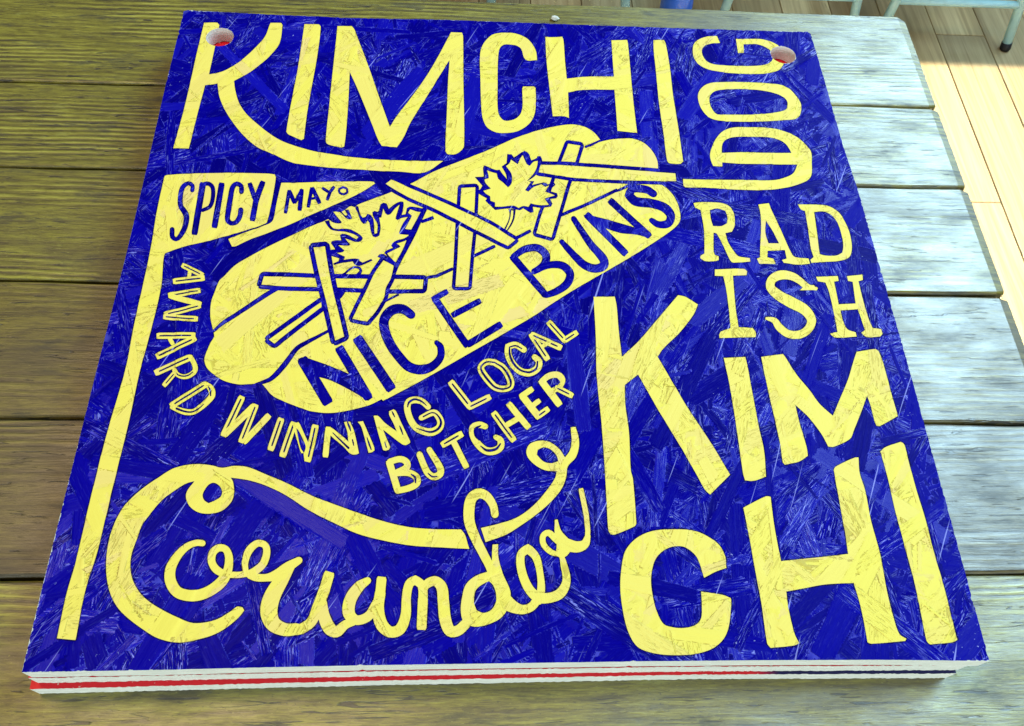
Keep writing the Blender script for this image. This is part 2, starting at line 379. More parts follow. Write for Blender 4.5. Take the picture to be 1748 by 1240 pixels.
def to_board(px):
    d = np.column_stack([(px[:, 0]-874)/FOC, (px[:, 1]-620)/FOC, np.ones(len(px))]) @ ROT
    return (CAM[:2]+((TOP-CAM[2])/d[:, 2])[:, None]*d[:, :2])*1000.0             # millimetres on the board face
def outline():
    key = [(0, 0), (90, .5), (137, 1.1), (207, 1.7), (293, 1.9), (376, 2.1), (451, 1.9), (527, 1.3), (599.5, -.2), (600.3, 69), (601.3, 166), (602.0, 231), (601.8, 315), (602.0, 390), (599.8, 448), (600, 526), (599.5, 592), (596.5, 594.8), (493, 593.6), (378, 593.7), (244, 594.3), (156, 592), (90, 592.9), (47, 594), (4, 595.2), (.6, 593.6), (.6, 486), (1.5, 398), (1.9, 308), (.8, 214), (.1, 111), (-.2, 49)]
    pts = []; r = random.Random(11)
    for (ax, ay), (bx, by) in zip(key, key[1:]+key[:1]):
        L = math.hypot(bx-ax, by-ay); k = max(1, int(L/2.2))
        nx, ny = (by-ay)/L, -(bx-ax)/L
        rough = 1.0 if ax > 590 or ay > 580 else .22                              # saw-torn back and right edges
        for j in range(k):
            t = j/k; dd = r.gauss(0, .16)*rough-(r.random() < .05*rough)*r.uniform(.3, .9)
            pts.append((ax+(bx-ax)*t+nx*dd, ay+(by-ay)*t+ny*dd))
    return np.array(pts)

# strands of the board, laid one over the other on a half-millimetre raster
RES = 0.5; GW, GH = int(612/RES), int(606/RES)
def strand_map():
    ids = np.full((GH, GW), -1, np.int32); par = []
    N = 5200
    for s in range(N):
        cx, cy = RNG.uniform(-20, 620), RNG.uniform(-20, 615)
        a = math.radians(RNG.normal(62, 38) if RNG.random() < .75 else RNG.uniform(0, 180))
        big = RNG.random()
        L = RNG.uniform(22, 60) if big < .6 else RNG.uniform(55, 115)
        Wd = RNG.uniform(1.2, 6) if big < .6 else RNG.uniform(6, 19)
        ca, sa = math.cos(a), math.sin(a)
        ex = abs(ca)*L/2+abs(sa)*Wd/2+2; ey = abs(sa)*L/2+abs(ca)*Wd/2+2
        i0, i1 = max(0, int((cx-ex+6)/RES)), min(GW, int((cx+ex+6)/RES)+1); j0, j1 = max(0, int((cy-ey+6)/RES)), min(GH, int((cy+ey+6)/RES)+1)
        par.append((cx, cy, ca, sa, RNG.uniform(0, .40), RNG.normal(0, .020), RNG.normal(0, .0022), RNG.random(), RNG.random(), L, Wd))
        if i1 <= i0 or j1 <= j0: continue
        X, Y = np.meshgrid(np.arange(i0, i1)*RES-6-cx, np.arange(j0, j1)*RES-6-cy)
        u = X*ca+Y*sa; v = -X*sa+Y*ca
        sk, w1 = RNG.normal(0, .5), RNG.uniform(.5, 3)
        inside = (np.abs(v+.25*np.sin(u*.11+s)) < Wd/2*(1-.18*np.abs(u)/(L/2))) & (np.abs(u+sk*v+.5*np.sin(v*w1)) < L/2)
        ids[j0:j1, i0:i1][inside] = s
    ids[ids < 0] = 0
    return ids, np.array(par)
IDS, PAR = strand_map()
def strand_at(P):
    i = np.clip(((P[:, 0]+6)/RES+.5).astype(int), 0, GW-1); j = np.clip(((P[:, 1]+6)/RES+.5).astype(int), 0, GH-1)
    return IDS[j, i]
def strand_height(P):
    q = PAR[strand_at(P)]; dx, dy = P[:, 0]-q[:, 0], P[:, 1]-q[:, 1]
    u = dx*q[:, 2]+dy*q[:, 3]; v = -dx*q[:, 3]+dy*q[:, 2]
    return q[:, 4]-.17+np.clip(q[:, 5]*v, -.14, .14)+np.clip(q[:, 6]*u, -.1, .1)

LABELS = {'kimchi_top': 'yellow painted word KIMCHI along the back edge', 'dog': 'yellow painted word DOG turned sideways',
          'spicy_mayo': 'yellow painted flag and pole lettered SPICY MAYO', 'hot_dog': 'yellow painted hot dog with leaves and sticks, lettered NICE BUNS',
          'award': 'small outlined yellow word AWARD', 'winning': 'small outlined yellow word WINNING', 'local': 'small outlined yellow word LOCAL',
          'butcher': 'small outlined yellow word BUTCHER', 'radish': 'yellow slab lettered word RADISH in two lines',
          'kimchi_side': 'large yellow painted word KIMCHI in two lines', 'coriander': 'yellow script word Coriander with a long swash'}
NAMES = {'spicy_mayo': 'painted_flag', 'hot_dog': 'painted_hot_dog'}
def build_sign():
    shp = [(('hot_dog' if n == 'nice_buns' else n), y, to_board(p)) for n, y, p in shapes()]
    out = outline()
    holes = []
    for cx, cy, r in ((38.3, 560.0, 12.3), (566.3, 561.0, 12.0)):
        rr = random.Random(int(cx)); k = 44
        holes.append(np.array([(cx+(r+rr.uniform(-.25, .25))*math.cos(2*math.pi*i/k), cy+(r+rr.uniform(-.25, .25))*math.sin(2*math.pi*i/k)) for i in range(k)]))
    P = []; E = []
    for poly in [out]+holes+[s[2] for s in shp]:
        b = len(P); k = len(poly); P += [tuple(q) for q in poly]; E += [(b+i, b+(i+1) % k) for i in range(k)]
    A = np.array(P)
    # free points between the outlines
    sp = 1.3
    gx, gy = np.meshgrid(np.arange(-1, 604, sp), np.arange(-1, 597, sp))
    G = np.stack([gx.ravel(), gy.ravel()], 1)+RNG.uniform(-.3, .3, (gx.size, 2))
    occ = np.zeros((int(620/.65), int(620/.65)), bool)
    for dx in (-.45, 0, .45):
        for dy in (-.45, 0, .45):
            occ[np.clip(((A[:, 1]+6+dy)/.65).astype(int), 0, occ.shape[0]-1), np.clip(((A[:, 0]+6+dx)/.65).astype(int), 0, occ.shape[1]-1)] = True
    G = G[~occ[((G[:, 1]+6)/.65).astype(int), ((G[:, 0]+6)/.65).astype(int)]]
    G = G[winding(out, G)]
    V = [Vector(q) for q in P]+[Vector(q) for q in G.tolist()]
    vv, _, ff, _, _, _ = delaunay_2d_cdt(V, E, [], 0, 1e-5, False)
    vv = np.array([(q[0], q[1]) for q in vv]); ff = np.array(ff, np.int64)
    cen = vv[ff].mean(1)
    keep = np.zeros(len(ff), bool); order = np.argsort(cen[:, 1]); ys = cen[order, 1]
    def hit(poly):
        lo, hi = poly.min(0), poly.max(0)
        s = order[np.searchsorted(ys, lo[1]):np.searchsorted(ys, hi[1], 'right')]
        s = s[(cen[s, 0] >= lo[0]) & (cen[s, 0] <= hi[0])]
        return s[winding(poly, cen[s])] if len(s) else s
    keep[hit(out)] = True
    for h in holes: keep[hit(h)] = False
    pieces = list(dict.fromkeys(s[0] for s in shp)); lay = np.full(len(ff), -1)
    for n, y, poly in shp: lay[hit(poly)] = pieces.index(n) if y else -1
    z = strand_height(vv)
    # soften the steps a little, keep the rim of the board level
    nb = np.zeros(len(vv)); ct = np.zeros(len(vv))
    for a, b in ((0, 1), (1, 2), (2, 0)):
        np.add.at(nb, ff[:, a], z[ff[:, b]]); np.add.at(ct, ff[:, a], 1)
    z = .7*z+.3*nb/np.maximum(ct, 1)
    rim = np.zeros(len(vv)); d0 = np.min([vv[:, 0], 600-vv[:, 0], vv[:, 1], 595-vv[:, 1]], 0); z *= np.clip(d0/3, 0, 1)
    for cx, cy in ((38.3, 560.0), (566.3, 561.0)): z *= np.clip((np.hypot(vv[:, 0]-cx, vv[:, 1]-cy)-12.3)/2, 0, 1)
    sid = strand_at(cen); q = PAR[sid]
    onY = np.zeros(len(vv), bool); onB = np.zeros(len(vv), bool)
    onY[ff[keep & (lay >= 0)].ravel()] = True; onB[ff[keep & (lay < 0)].ravel()] = True
    letter_edge = (onY & onB).astype(np.float32)                                           # vertices shared by blue and yellow, for the dark outline
    wear = np.clip(1-np.min([vv[:, 0], 602.3-vv[:, 0], vv[:, 1], 594.5-vv[:, 1]], 0)/2.0, 0, 1)
    for cx, cy in ((38.3, 560.0), (566.3, 561.0)): wear = np.maximum(wear, np.clip(1-(np.hypot(vv[:, 0]-cx, vv[:, 1]-cy)-12.2)/1.6, 0, 1))
    def piece_mesh(name, sel, mat):
        f = ff[sel]; used, inv = np.unique(f, return_inverse=True); f = inv.reshape(-1, 3)
        me = bpy.data.meshes.new(name)
        me.vertices.add(len(used)); me.vertices.foreach_set('co', np.column_stack([vv[used]/1000, TH+z[used]/1000]).astype(np.float32).ravel())
        me.loops.add(f.size); me.loops.foreach_set('vertex_index', f.ravel().astype(np.int32))
        me.polygons.add(len(f)); me.polygons.foreach_set('loop_start', np.arange(0, f.size, 3, dtype=np.int32))
        me.polygons.foreach_set('use_smooth', np.ones(len(f), bool))
        me.update(calc_edges=True)
        qq = np.repeat(q[sel], 3, 0); pv = vv[used][f.ravel()]
        dx, dy = pv[:, 0]-qq[:, 0], pv[:, 1]-qq[:, 1]
        sv = np.column_stack([dx*qq[:, 2]+dy*qq[:, 3], -dx*qq[:, 3]+dy*qq[:, 2], np.repeat(sid[sel], 3)*.37])
        at = me.attributes.new('strand', 'FLOAT_VECTOR', 'CORNER'); at.data.foreach_set('vector', sv.astype(np.float32).ravel())
        at = me.attributes.new('tone', 'FLOAT', 'FACE'); at.data.foreach_set('value', q[sel][:, 7].astype(np.float32))
        at = me.attributes.new('letter_edge', 'FLOAT', 'POINT'); at.data.foreach_set('value', letter_edge[used])
        at = me.attributes.new('wear', 'FLOAT', 'POINT'); at.data.foreach_set('value', wear[used].astype(np.float32))
        at = me.attributes.new('shag', 'FLOAT', 'FACE'); at.data.foreach_set('value', q[sel][:, 8].astype(np.float32))
        ed = np.minimum(qq[:, 9]/2-np.abs(sv[:, 0]), qq[:, 10]/2*(1-.18*np.abs(sv[:, 0])/(qq[:, 9]/2))-np.abs(sv[:, 1]+.25*np.sin(sv[:, 0]*.11+np.repeat(sid[sel], 3))))
        at = me.attributes.new('edge', 'FLOAT', 'CORNER'); at.data.foreach_set('value', np.clip(ed, -1, 4).astype(np.float32))
        me.materials.append(mat)
        o = bpy.data.objects.new(name, me); col.objects.link(o); o.parent = sign; return o
    flip = np.cross(vv[ff[:, 1]]-vv[ff[:, 0]], vv[ff[:, 2]]-vv[ff[:, 0]]) < 0
    ff[flip] = ff[flip][:, ::-1]
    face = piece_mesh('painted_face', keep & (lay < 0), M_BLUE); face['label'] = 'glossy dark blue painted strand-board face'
    for i, n in enumerate(pieces):
        sel = keep & (lay == i)
        if sel.any(): piece_mesh(NAMES.get(n, 'painted_word'), sel, M_YELLOW)['label'] = LABELS[n]
    # raw sawn edges, underside and drilled holes
    CV = []; CF = []
    def wall(loop, inward):
        b = len(CV); k = len(loop)
        for x, y in loop: CV.append((x/1000, y/1000, TH))
        for x, y in loop: CV.append((x/1000, y/1000, .0004))
        for i in range(k):
            j = (i+1) % k; CF.append((b+i, b+k+i, b+k+j, b+j) if not inward else (b+j, b+k+j, b+k+i, b+i))
    wall(out, False)
    for h in holes: wall(h, True)
    core = mesh_obj('board_core', CV, CF, M_EDGE, sign); core['label'] = 'pale raw sawn edge of the sign'

# ------------------------------------------------------------------ the painted artwork, traced as brush outlines
# tracing windows: letter -> (origin x, origin y, scale) in photograph pixels
ZO = {'s':(0,0,1),'a':(280,0,3.496),'b':(740,20,3.496),'c':(1140,20,3.875),'d':(240,280,3.973),'e':(640,200,3.237),
      'f':(340,400,3.121),'g':(980,320,3.1),'h':(240,420,3.1),'i':(640,540,3.874),'j':(980,480,3.1),'k':(1020,760,2.571),
      'l':(80,760,3.444),'m':(460,720,3.014),'n':(540,335,8.74),'o':(800,250,7.75),'p':(250,440,8.858),'q':(250,560,7.75),
      'r':(370,660,8.324),'t':(540,660,7.283),'u':(460,430,6.243)}
# each line: painted piece | operation | traced points (a lone letter switches the tracing window)
# P filled outline, S smooth brush stroke x,y,width, L straight stroke (width first), T outlined letter stroke; + yellow, - blue
ART = '''
kimchi_top|P+|a 240,137 318,137 330,150 300,300 268,445 340,432 392,408 470,355 560,270 605,215 630,150 636,138 700,138 706,150 690,255 640,325 580,380 500,440 418,485 425,540 450,620 500,690 580,760 650,812 720,850 800,878 900,905 1000,922 1130,940 1300,955 1500,962 1665,962 1555,1030 1400,1025 1200,1015 1000,1002 900,992 760,970 660,925 560,880 480,815 410,730 360,650 330,575 320,500 245,510 200,680 148,888 55,885 110,690 160,480 200,300
kimchi_top|P+|a 838,145 925,148 935,160 915,330 885,500 855,665 850,700 834,830 820,838 740,802 730,788 770,560 800,400
kimchi_top|P+|a 1035,157 1120,157 1135,175 1160,240 1225,410 1280,570 1348,760 1385,700 1470,590 1560,465 1640,330 1713,193 1748,200 1735,310 1693,375 1640,460 1560,590 1470,735 1430,820 1390,880 1300,872 1280,840 1240,740 1200,640 1150,520 1108,430 1100,600 1085,800 1075,875 1060,882 980,862 966,845 985,640 1010,400 1025,260
kimchi_top|P+|b 105,123 170,125 176,145 178,400 182,800 165,830 130,852 85,852 72,835 80,600 88,400 95,300 95,140
kimchi_top|P+|b 618,290 612,240 590,195 550,155 480,130 400,128 350,140 310,175 285,220 277,280 280,400 285,560 295,640 320,690 370,720 430,725 510,710 570,670 600,620 610,560 608,455 600,448 535,448 530,460 532,560 520,610 490,640 450,652 420,650 395,625 383,580 382,450 385,280 395,220 420,198 460,197 500,205 525,225 540,275 560,292
kimchi_top|P+|b 668,152 768,152 775,170 785,300 795,400 900,390 1077,388 1070,300 1062,172 1155,170 1160,190 1175,350 1195,560 1215,725 1098,712 1090,600 1080,467 950,465 870,470 803,482 806,560 808,635 780,625 712,625 695,480 675,300
kimchi_top|P+|b 1312,172 1375,170 1385,190 1410,330 1430,500 1460,690 1490,895 1475,908 1410,905 1395,890 1375,740 1345,540 1330,380 1315,240
dog|P+|c 345,208 325,163 290,163 240,170 195,190 172,215 165,260 175,310 205,350 260,380 350,400 450,410 600,413 680,405 740,382 768,340 772,300 760,260 730,225 670,195 600,182 450,182 465,275 502,273 500,218 570,215 630,228 680,260 700,300 685,330 650,350 560,360 400,358 310,350 260,330 232,295 225,260 235,235 270,215
dog|P+|c 200,550 215,515 250,485 310,470 450,466 600,472 740,485 800,510 850,560 880,610 882,650 870,690 840,712 750,720 600,728 400,727 320,718 260,690 220,640 202,590
dog|P-|c 275,570 290,540 330,520 450,513 600,520 720,545 770,570 792,600 790,640 770,655 700,670 560,682 420,682 330,680 300,655 278,610
dog|P+|c 300,1022 285,985 280,940 295,890 320,840 360,795 420,770 540,765 680,772 780,795 860,835 920,890 948,930 952,1000 950,1080 925,1115 860,1145 780,1165 650,1180 450,1178 250,1165 115,1163 105,1155 100,1108 250,1112 500,1115 700,1115 770,1100 830,1070 858,1012 700,1010 450,1005 360,998 360,1025
dog|P-|c 355,935 360,880 380,850 430,832 540,828 640,830 730,845 780,875 805,910 818,935 700,935 500,932
spicy_mayo|P+|s 281,301 285,299 d 400,65 600,62 880,68 910,72 917,90 900,200 880,300 855,400 840,408 700,455 560,495 450,525 320,555 220,585 165,608 155,640 s 275,490 260,555 238,637 219,724 192,834 167,938 145,1010 129,1093 97.5,1090 112,1020 129,960 151,867 181,746 214,631 228,560 245,482 258,420 270,350
spicy_mayo|P+|d 955,130 1100,128 1300,120 1580,122 1590,133 1500,190 1400,240 1250,305 1100,370 1000,415 850,475 750,510 640,560 620,560 595,510 700,470 850,415 880,402 900,380 920,280 940,190
spicy_mayo|S-|d 350,180,30 352,148,30 322,132,30 285,160,34 270,220,36 272,285,36 298,325,40 312,360,40 306,410,38 290,455,36 265,495,34 240,512,30 216,495,34 214,445,34
spicy_mayo|L-|d 44 424,125 364,482
spicy_mayo|S-|d 410,142,26 460,134,30 488,160,30 490,230,30 470,290,28 420,315,26
spicy_mayo|L-|d 42 552,128 500,436
spicy_mayo|S-|d 684,190,34 682,152,34 652,136,32 625,160,36 610,230,38 595,320,38 590,380,36 612,402,34 650,395,34 675,350,34 680,312,36
spicy_mayo|L-|d 34 738,128 778,245
spicy_mayo|L-|d 40 832,118 798,205 780,260 757,388
spicy_mayo|L-|d 26 1008,178 982,338
spicy_mayo|L-|d 30 1006,180 1046,268
spicy_mayo|L-|d 26 1044,268 1098,172
spicy_mayo|L-|d 32 1093,172 1078,318
spicy_mayo|L-|d 26 1162,160 1136,298
spicy_mayo|L-|d 30 1162,160 1216,270
spicy_mayo|L-|d 18 1148,240 1198,230
spicy_mayo|L-|d 22 1230,162 1283,196
spicy_mayo|L-|d 24 1314,152 1285,190 1264,248
spicy_mayo|S-|d 1373,158,17 1400,170,17 1402,192,17 1378,206,17 1350,196,17 1347,172,17 1373,158,17
hot_dog|P+|f 75,515 60,440 65,360 90,290 110,245 d 560,770 640,690 740,630 850,570 980,505 1100,450 n 0,415 120,372 260,235 350,240 440,200 490,160 520,150 575,170 620,130 850,40 940,0 d 1600,230 1690,195 e 105,405 150,385 205,365 330,300 480,240 600,195 700,150 820,100 960,60 1080,42 1160,55 1210,85 1245,125 1170,162 1185,165 1240,140 1330,122 1420,120 1480,140 1530,185 1560,240 1565,290 1500,330 1560,360 1620,400 1660,450 1682,510 1685,575 1640,625 1500,720 1300,840 1100,955 960,1043 i 1040,5 620,248 300,430 50,562 f 980,888 972,880 900,912 800,938 700,952 600,945 540,925 450,890 390,860 350,815 335,800 280,798 210,800 130,780 75,745 40,710 28,670 35,640 60,580 80,545
hot_dog|S-|f 66,526,12 130,472,23 210,420,23 300,360,23 380,308,25 430,285,16
hot_dog|S-|f 300,802,16 380,772,25 450,700,30 520,610,25 570,578,23 640,542,18 690,515,16
hot_dog|L-|e 19 1020,546 1200,470 1340,402
hot_dog|P-|e 1300,420 1400,370 1440,345 1570,350 1500,360 1430,378 1340,415
hot_dog|S-|e 1165,165,14 1200,150,12 1250,128,12
hot_dog|L-|e 19 285,888 340,880 432,838
hot_dog|L-|e 19 540,772 665,712
hot_dog|L-|e 19 730,690 800,660 862,628
hot_dog|L-|e 19 255,580 325,556
hot_dog|O|e 21 1068,148 1135,158 1100,270 1062,370 1030,480 1000,580 975,665 892,642 925,530 970,420 1010,300
hot_dog|O|e 21 915,265 1060,268 1300,285 1660,312 1665,355 1400,350 1100,335 905,305
hot_dog|O|e 21 478,393 555,388 545,600 530,750 515,938 445,938 455,800 465,600
hot_dog|O|e 21 60,368 90,345 200,395 420,490 640,595 775,680 735,712 560,625 350,515 200,450 110,400
hot_dog|O|f 25 345,225 500,228 625,235 900,238 1195,242 1190,292 1000,293 720,283 480,278 332,268
hot_dog|L-|u 28 1190,560 1240,525 1380,455
hot_dog|P-|u 690,400 820,420 760,500 700,520
hot_dog|O|f 25 372,562 650,362 652,388 540,472 400,582
hot_dog|S-|n 1620,190,70 1540,350,80 1425,585,95 1330,790,70 1190,1060,70 1130,1224,70
hot_dog|O|u 44 1215,92 1325,150 1290,290 1240,385 1222,480 1180,560 1130,640 1040,745 885,715 940,600 1040,400 1120,230
hot_dog|O|f 27 610,72 670,66 690,190 715,310 745,430 772,545 725,567 705,480 675,350 640,215
hot_dog|S-|n 250,1190,30 400,1170,34 500,1090,32 570,1060,36
hot_dog|S-|n 570,1060,30 640,1070,44 665,1110,44 610,1200,70
hot_dog|P-|n 590,150 625,150 660,280 690,320 730,310 760,265 800,275 850,340 870,560 905,550 910,420 860,330 840,290 835,240 870,220 910,235 930,220 960,120 1000,95 1050,115 1080,190 1180,110 1260,78 1300,85 1305,130 1275,280 1330,270 1350,180 1390,158 1520,170 1640,200 1560,240 1400,200 1370,250 1425,290 1410,330 1325,490 1440,500 1400,560 1360,650 1200,710 1240,735 1255,760 1170,800 1060,855 1090,900 1150,960 1190,1010 1150,1040 1110,1010 1000,915 960,925 910,905 940,870 1000,865 1060,900 1015,850 1030,820 1140,770 1115,740 1135,700 1200,660 1310,630 1385,580 1240,570 1235,540 1290,410 1360,315 1270,330 1215,360 1180,340 1185,310 1240,130 1170,190 1100,275 1060,285 1030,260 1000,190 970,320 940,325 960,470 940,590 880,615 840,600 810,520 790,400 765,365 740,410 700,415 660,370 610,240 580,180
hot_dog|P-|n 120,372 175,345 260,400 370,410 380,385 280,270 255,235 350,240 440,330 500,350 535,335 520,290 480,200 420,210 460,280 430,290 380,235 400,215 300,200 200,210 120,300
hot_dog|P-|n 120,372 195,360 215,440 260,480 340,490 470,490 560,520 660,580 695,625 680,660 630,688 570,680 430,630 505,725 490,740 330,735 420,810 400,835 310,850 430,905 410,950 560,930 640,940 645,965 690,990 820,935 838,960 700,1025 620,1045 560,1010 540,975 380,1000 260,1030 250,1005 330,970 340,930 200,880 180,840 200,805 280,795 215,700 230,670 300,655 370,660 350,580 380,560 470,575 560,625 600,640 625,610 560,570 430,535 300,525 220,505 175,460
hot_dog|P+|n 400,238 428,218 462,275 448,290
hot_dog|L-|n 44 1570,390 1640,360 1748,310
hot_dog|P-|o 80,405 200,400 190,280 210,255 370,315 410,310 450,370 495,420 505,440 490,370 435,270 500,225 510,105 570,110 600,150 700,80 740,62 790,90 830,185 900,155 910,130 950,130 975,190 900,360 870,400 780,460 870,460 840,510 1000,480 1050,505 1100,480 1100,430 1150,510 1060,590 1170,620 1180,660 1160,690 1080,700 1110,760 1090,800 970,815 850,800 860,870 820,885 720,820 680,845 560,825 350,845 280,780 220,720 240,690 150,640 100,600 150,570 180,520 100,430
hot_dog|P+|o 245,320 330,350 370,360 390,430 450,480 520,545 565,500 575,400 555,345 495,265 540,230 560,180 650,240 690,150 715,120 770,240 810,260 860,205 915,195 900,280 860,360 775,455 820,475 745,580 790,600 860,540 960,505 1010,540 1065,520 1010,600 1140,650 1005,690 1060,775 930,775 820,755 790,800 720,788 660,815 600,785 440,800 350,800 350,745 290,720 285,660 220,620 195,590 295,560 220,480 210,440 265,425 265,390
hot_dog|P-|o 525,830 625,830 605,960 570,1040 515,1120 470,1090 520,990 540,900
hot_dog|P+|o 562,850 590,850 582,950 545,1040 505,1105 490,1100 535,1000 555,920
nice_buns|L-|f 60 545,660 690,905
nice_buns|P-|f 525,665 560,655 820,755 895,820 925,870 900,888 800,830 700,780 600,745
nice_buns|L-|f 51 742,600 905,878
nice_buns|L-|f 57 838,548 1028,832
nice_buns|S-|f 1130,430,46 1085,400,51 1030,405,53 988,450,53 988,510,53 1020,590,53 1070,660,53 1120,708,53 1180,722,53 1240,705,46 1285,655,41 1285,600,37 1265,578,28
nice_buns|L-|f 39 1250,335 1432,600
nice_buns|L-|f 32 1240,350 1325,303
nice_buns|L-|f 34 1345,435 1500,353
nice_buns|L-|f 39 1425,592 1612,478
nice_buns|L-|e 41 755,765 948,990
nice_buns|S-|e 765,772,34 830,730,41 900,725,44 945,765,46 935,815,44 880,855,34
nice_buns|S-|e 880,852,34 960,820,39 1035,822,44 1078,865,46 1062,920,46 1005,962,41 945,985,34
nice_buns|S-|e 1098,562,32 1190,700,41 1262,785,48 1265,820,51 1220,838,48 1160,820,46 1110,775,41 1032,690,30
nice_buns|L-|e 41 1165,535 1390,760
nice_buns|P-|e 1150,540 1200,545 1500,630 1530,655 1515,670 1440,650 1350,640 1200,585
nice_buns|L-|e 39 1295,458 1520,662
nice_buns|S-|e 1540,425,41 1500,402,44 1425,398,46 1402,432,48 1440,466,51 1530,478,51 1600,502,51 1635,545,48 1620,588,46 1570,594,39 1528,572,30
award|T+|p 78 535,110 640,165 860,270
award|T+|p 88 400,360 880,305
award|L+|p 56 660,190 640,320
award|T+|p 84 815,495 330,575
award|L+|p 84 340,575 830,710
award|T+|p 84 820,725 270,865
award|T+|p 84 255,895 778,930
award|T+|q 82 135,108 650,100
award|T+|q 84 130,385 655,130
award|L+|q 56 300,130 355,225
award|T+|q 86 590,385 110,600
award|S+|q 585,385,60 640,500,66 640,570,66 570,630,64 490,650,62 410,620,60 370,560,60
award|S-|q 610,585,14 560,625,18 490,642,20 420,625,18 395,600,12
award|T+|q 66 380,590 225,770
award|T+|q 86 790,740 320,1040
award|S+|q 780,740,60 850,800,86 870,890,84 810,970,80 720,1050,78 620,1110,74 500,1110,80 340,1050,60
award|S-|q 820,780,16 845,830,26 850,900,16
award|S-|q 760,1010,10 690,1070,18 600,1112,22 500,1105,26 400,1070,30
winning|T+|r 96 365,140 90,710
winning|L+|r 96 95,700 540,270
winning|T+|r 88 560,255 340,800
winning|L+|r 90 375,800 750,405
winning|T+|r 96 920,450 760,912
winning|T+|r 100 1100,505 930,1005
winning|T+|r 88 1115,520 1240,940
winning|L+|r 90 1125,520 1265,830 1290,1050
winning|T+|r 100 1405,545 1350,800 1285,1070
winning|P-|r 1130,590 1160,620 1230,760 1265,860 1240,945 1190,870
winning|L+|t 72 150,500 112,882
winning|P+|t 115,510 160,500 240,550 400,690 530,830 500,845 430,840 350,760 160,590
winning|S-|t 205,575,12 290,660,20 400,765,28
winning|P+|t 345,445 380,435 420,440 470,560 530,830 440,845 400,690 385,560
winning|S-|t 385,440,12 410,500,28 428,555,10
winning|S-|t 448,660,14 458,700,20 465,735,10
winning|P+|t 515,440 580,430 640,570 720,760 722,795 690,820 650,825 590,600 555,490
winning|S-|t 632,640,12 658,720,24 682,785,14
winning|P+|t 712,365 765,365 850,450 1000,560 960,460 905,350 905,310 960,285 985,300 1060,460 1165,680 1165,700 1110,730 1070,720 830,535 870,640 918,750 900,785 860,798 830,790 775,600
winning|S-|t 940,310,10 955,340,22 975,380,10
winning|S-|t 1035,490,12 1055,540,22 1078,600,10
winning|S-|t 850,690,10 870,755,16
winning|S+|t 1390,255,70 1320,190,78 1230,165,82 1150,190,84 1130,270,80 1165,400,80 1230,500,84 1330,555,94 1440,565,96 1530,510,92 1545,430,86 1480,330,80 1430,330,76 1305,390,66
winning|S-|t 1370,240,8 1310,185,22 1220,160,24 1150,200,26 1135,255,14
winning|S-|t 1240,515,8 1320,545,18 1430,565,28 1520,520,32 1550,440,30 1500,350,18 1440,325,16 1330,375,20
local|T+|i 46 497,430 635,605
local|T+|i 42 615,605 765,530
local|S+|i 790,305,42 850,345,44 895,420,46 895,465,44 850,482,42 790,465,44 730,400,46 700,340,42 735,305,42 790,305,42
local|S-|i 790,305,8 850,345,14 895,420,16 895,465,12 850,482,12 790,465,14 730,400,16 700,340,12 735,305,12 790,305,10
local|S+|i 985,222,40 930,190,42 880,200,42 882,255,44 910,315,46 960,362,46 1020,375,46 1075,345,46 1085,300,44 1055,270,36
local|S-|i 970,215,8 930,195,10 890,205,10 892,255,14 915,310,16 960,355,14 1020,372,14 1068,345,14 1075,300,10
local|T+|i 40 1030,115 1145,290
local|T+|i 42 1030,120 1235,212
local|L+|i 26 1100,205 1165,165
local|T+|i 40 1145,35 1265,170
local|T+|i 38 1245,165 1340,105
butcher|L+|i 46 92,955 155,1165
butcher|S+|i 100,962,40 170,945,42 210,965,44 210,1000,44 130,1040,38
butcher|S+|i 130,1040,40 220,1035,44 275,1065,46 278,1105,44 230,1135,42 150,1155,40
butcher|S-|i 240,1045,8 265,1065,16 268,1100,10
butcher|S+|i 295,915,40 345,1030,44 385,1062,46 430,1045,46 432,1005,44 360,885,38
butcher|S-|i 352,1040,8 380,1062,12 410,1060,8
butcher|T+|i 44 440,855 580,775
butcher|L+|i 40 515,820 608,1005
butcher|S+|i 730,730,38 690,718,42 648,735,44 650,790,46 685,850,48 735,890,50 790,892,50 830,865,48 830,820,42 800,800,34
butcher|S-|i 700,725,8 665,745,20 668,790,20 690,820,8
butcher|S-|i 700,860,8 740,888,18 800,880,18 830,845,10
butcher|T+|i 44 782,635 922,828
butcher|L+|i 42 880,575 1020,742
butcher|L+|i 36 865,725 965,665
butcher|L+|i 46 968,520 1090,675
butcher|L+|i 38 960,535 1045,478
butcher|L+|i 34 1025,605 1092,555
butcher|T+|i 40 1070,668 1150,610
butcher|L+|i 46 1095,420 1225,592
butcher|S+|i 1105,430,38 1150,395,40 1210,388,42 1238,420,42 1220,465,40 1165,500,36
butcher|S-|i 1205,415,8 1220,435,14 1185,475,8
butcher|T+|i 40 1190,470 1310,528
radish|P+|g 632,84 660,80 770,82 820,100 845,140 850,200 835,235 800,243 815,290 850,345 870,365 930,375 932,393 840,398 825,385 790,310 755,245 738,240 738,340 745,358 765,365 765,385 750,390 690,390 668,375 670,362 690,350 688,230 670,120 640,108
radish|P-|g 718,120 760,112 800,125 812,160 810,190 780,205 735,205 722,160
radish|P+|g 975,92 1030,85 1040,110 1100,240 1150,350 1170,370 1240,378 1248,405 1190,410 1110,400 1100,385 1125,378 1115,332 1025,335 1022,370 1055,378 1065,405 980,405 968,378 985,370 985,330 990,200 985,130
radish|P-|g 1015,175 1055,240 1085,297 1028,297 1012,240
radish|P+|g 1185,92 1280,92 1340,98 1385,120 1420,160 1450,220 1468,290 1468,340 1455,370 1410,388 1330,395 1255,400 1250,385 1268,370 1255,330 1235,200 1222,125 1200,118
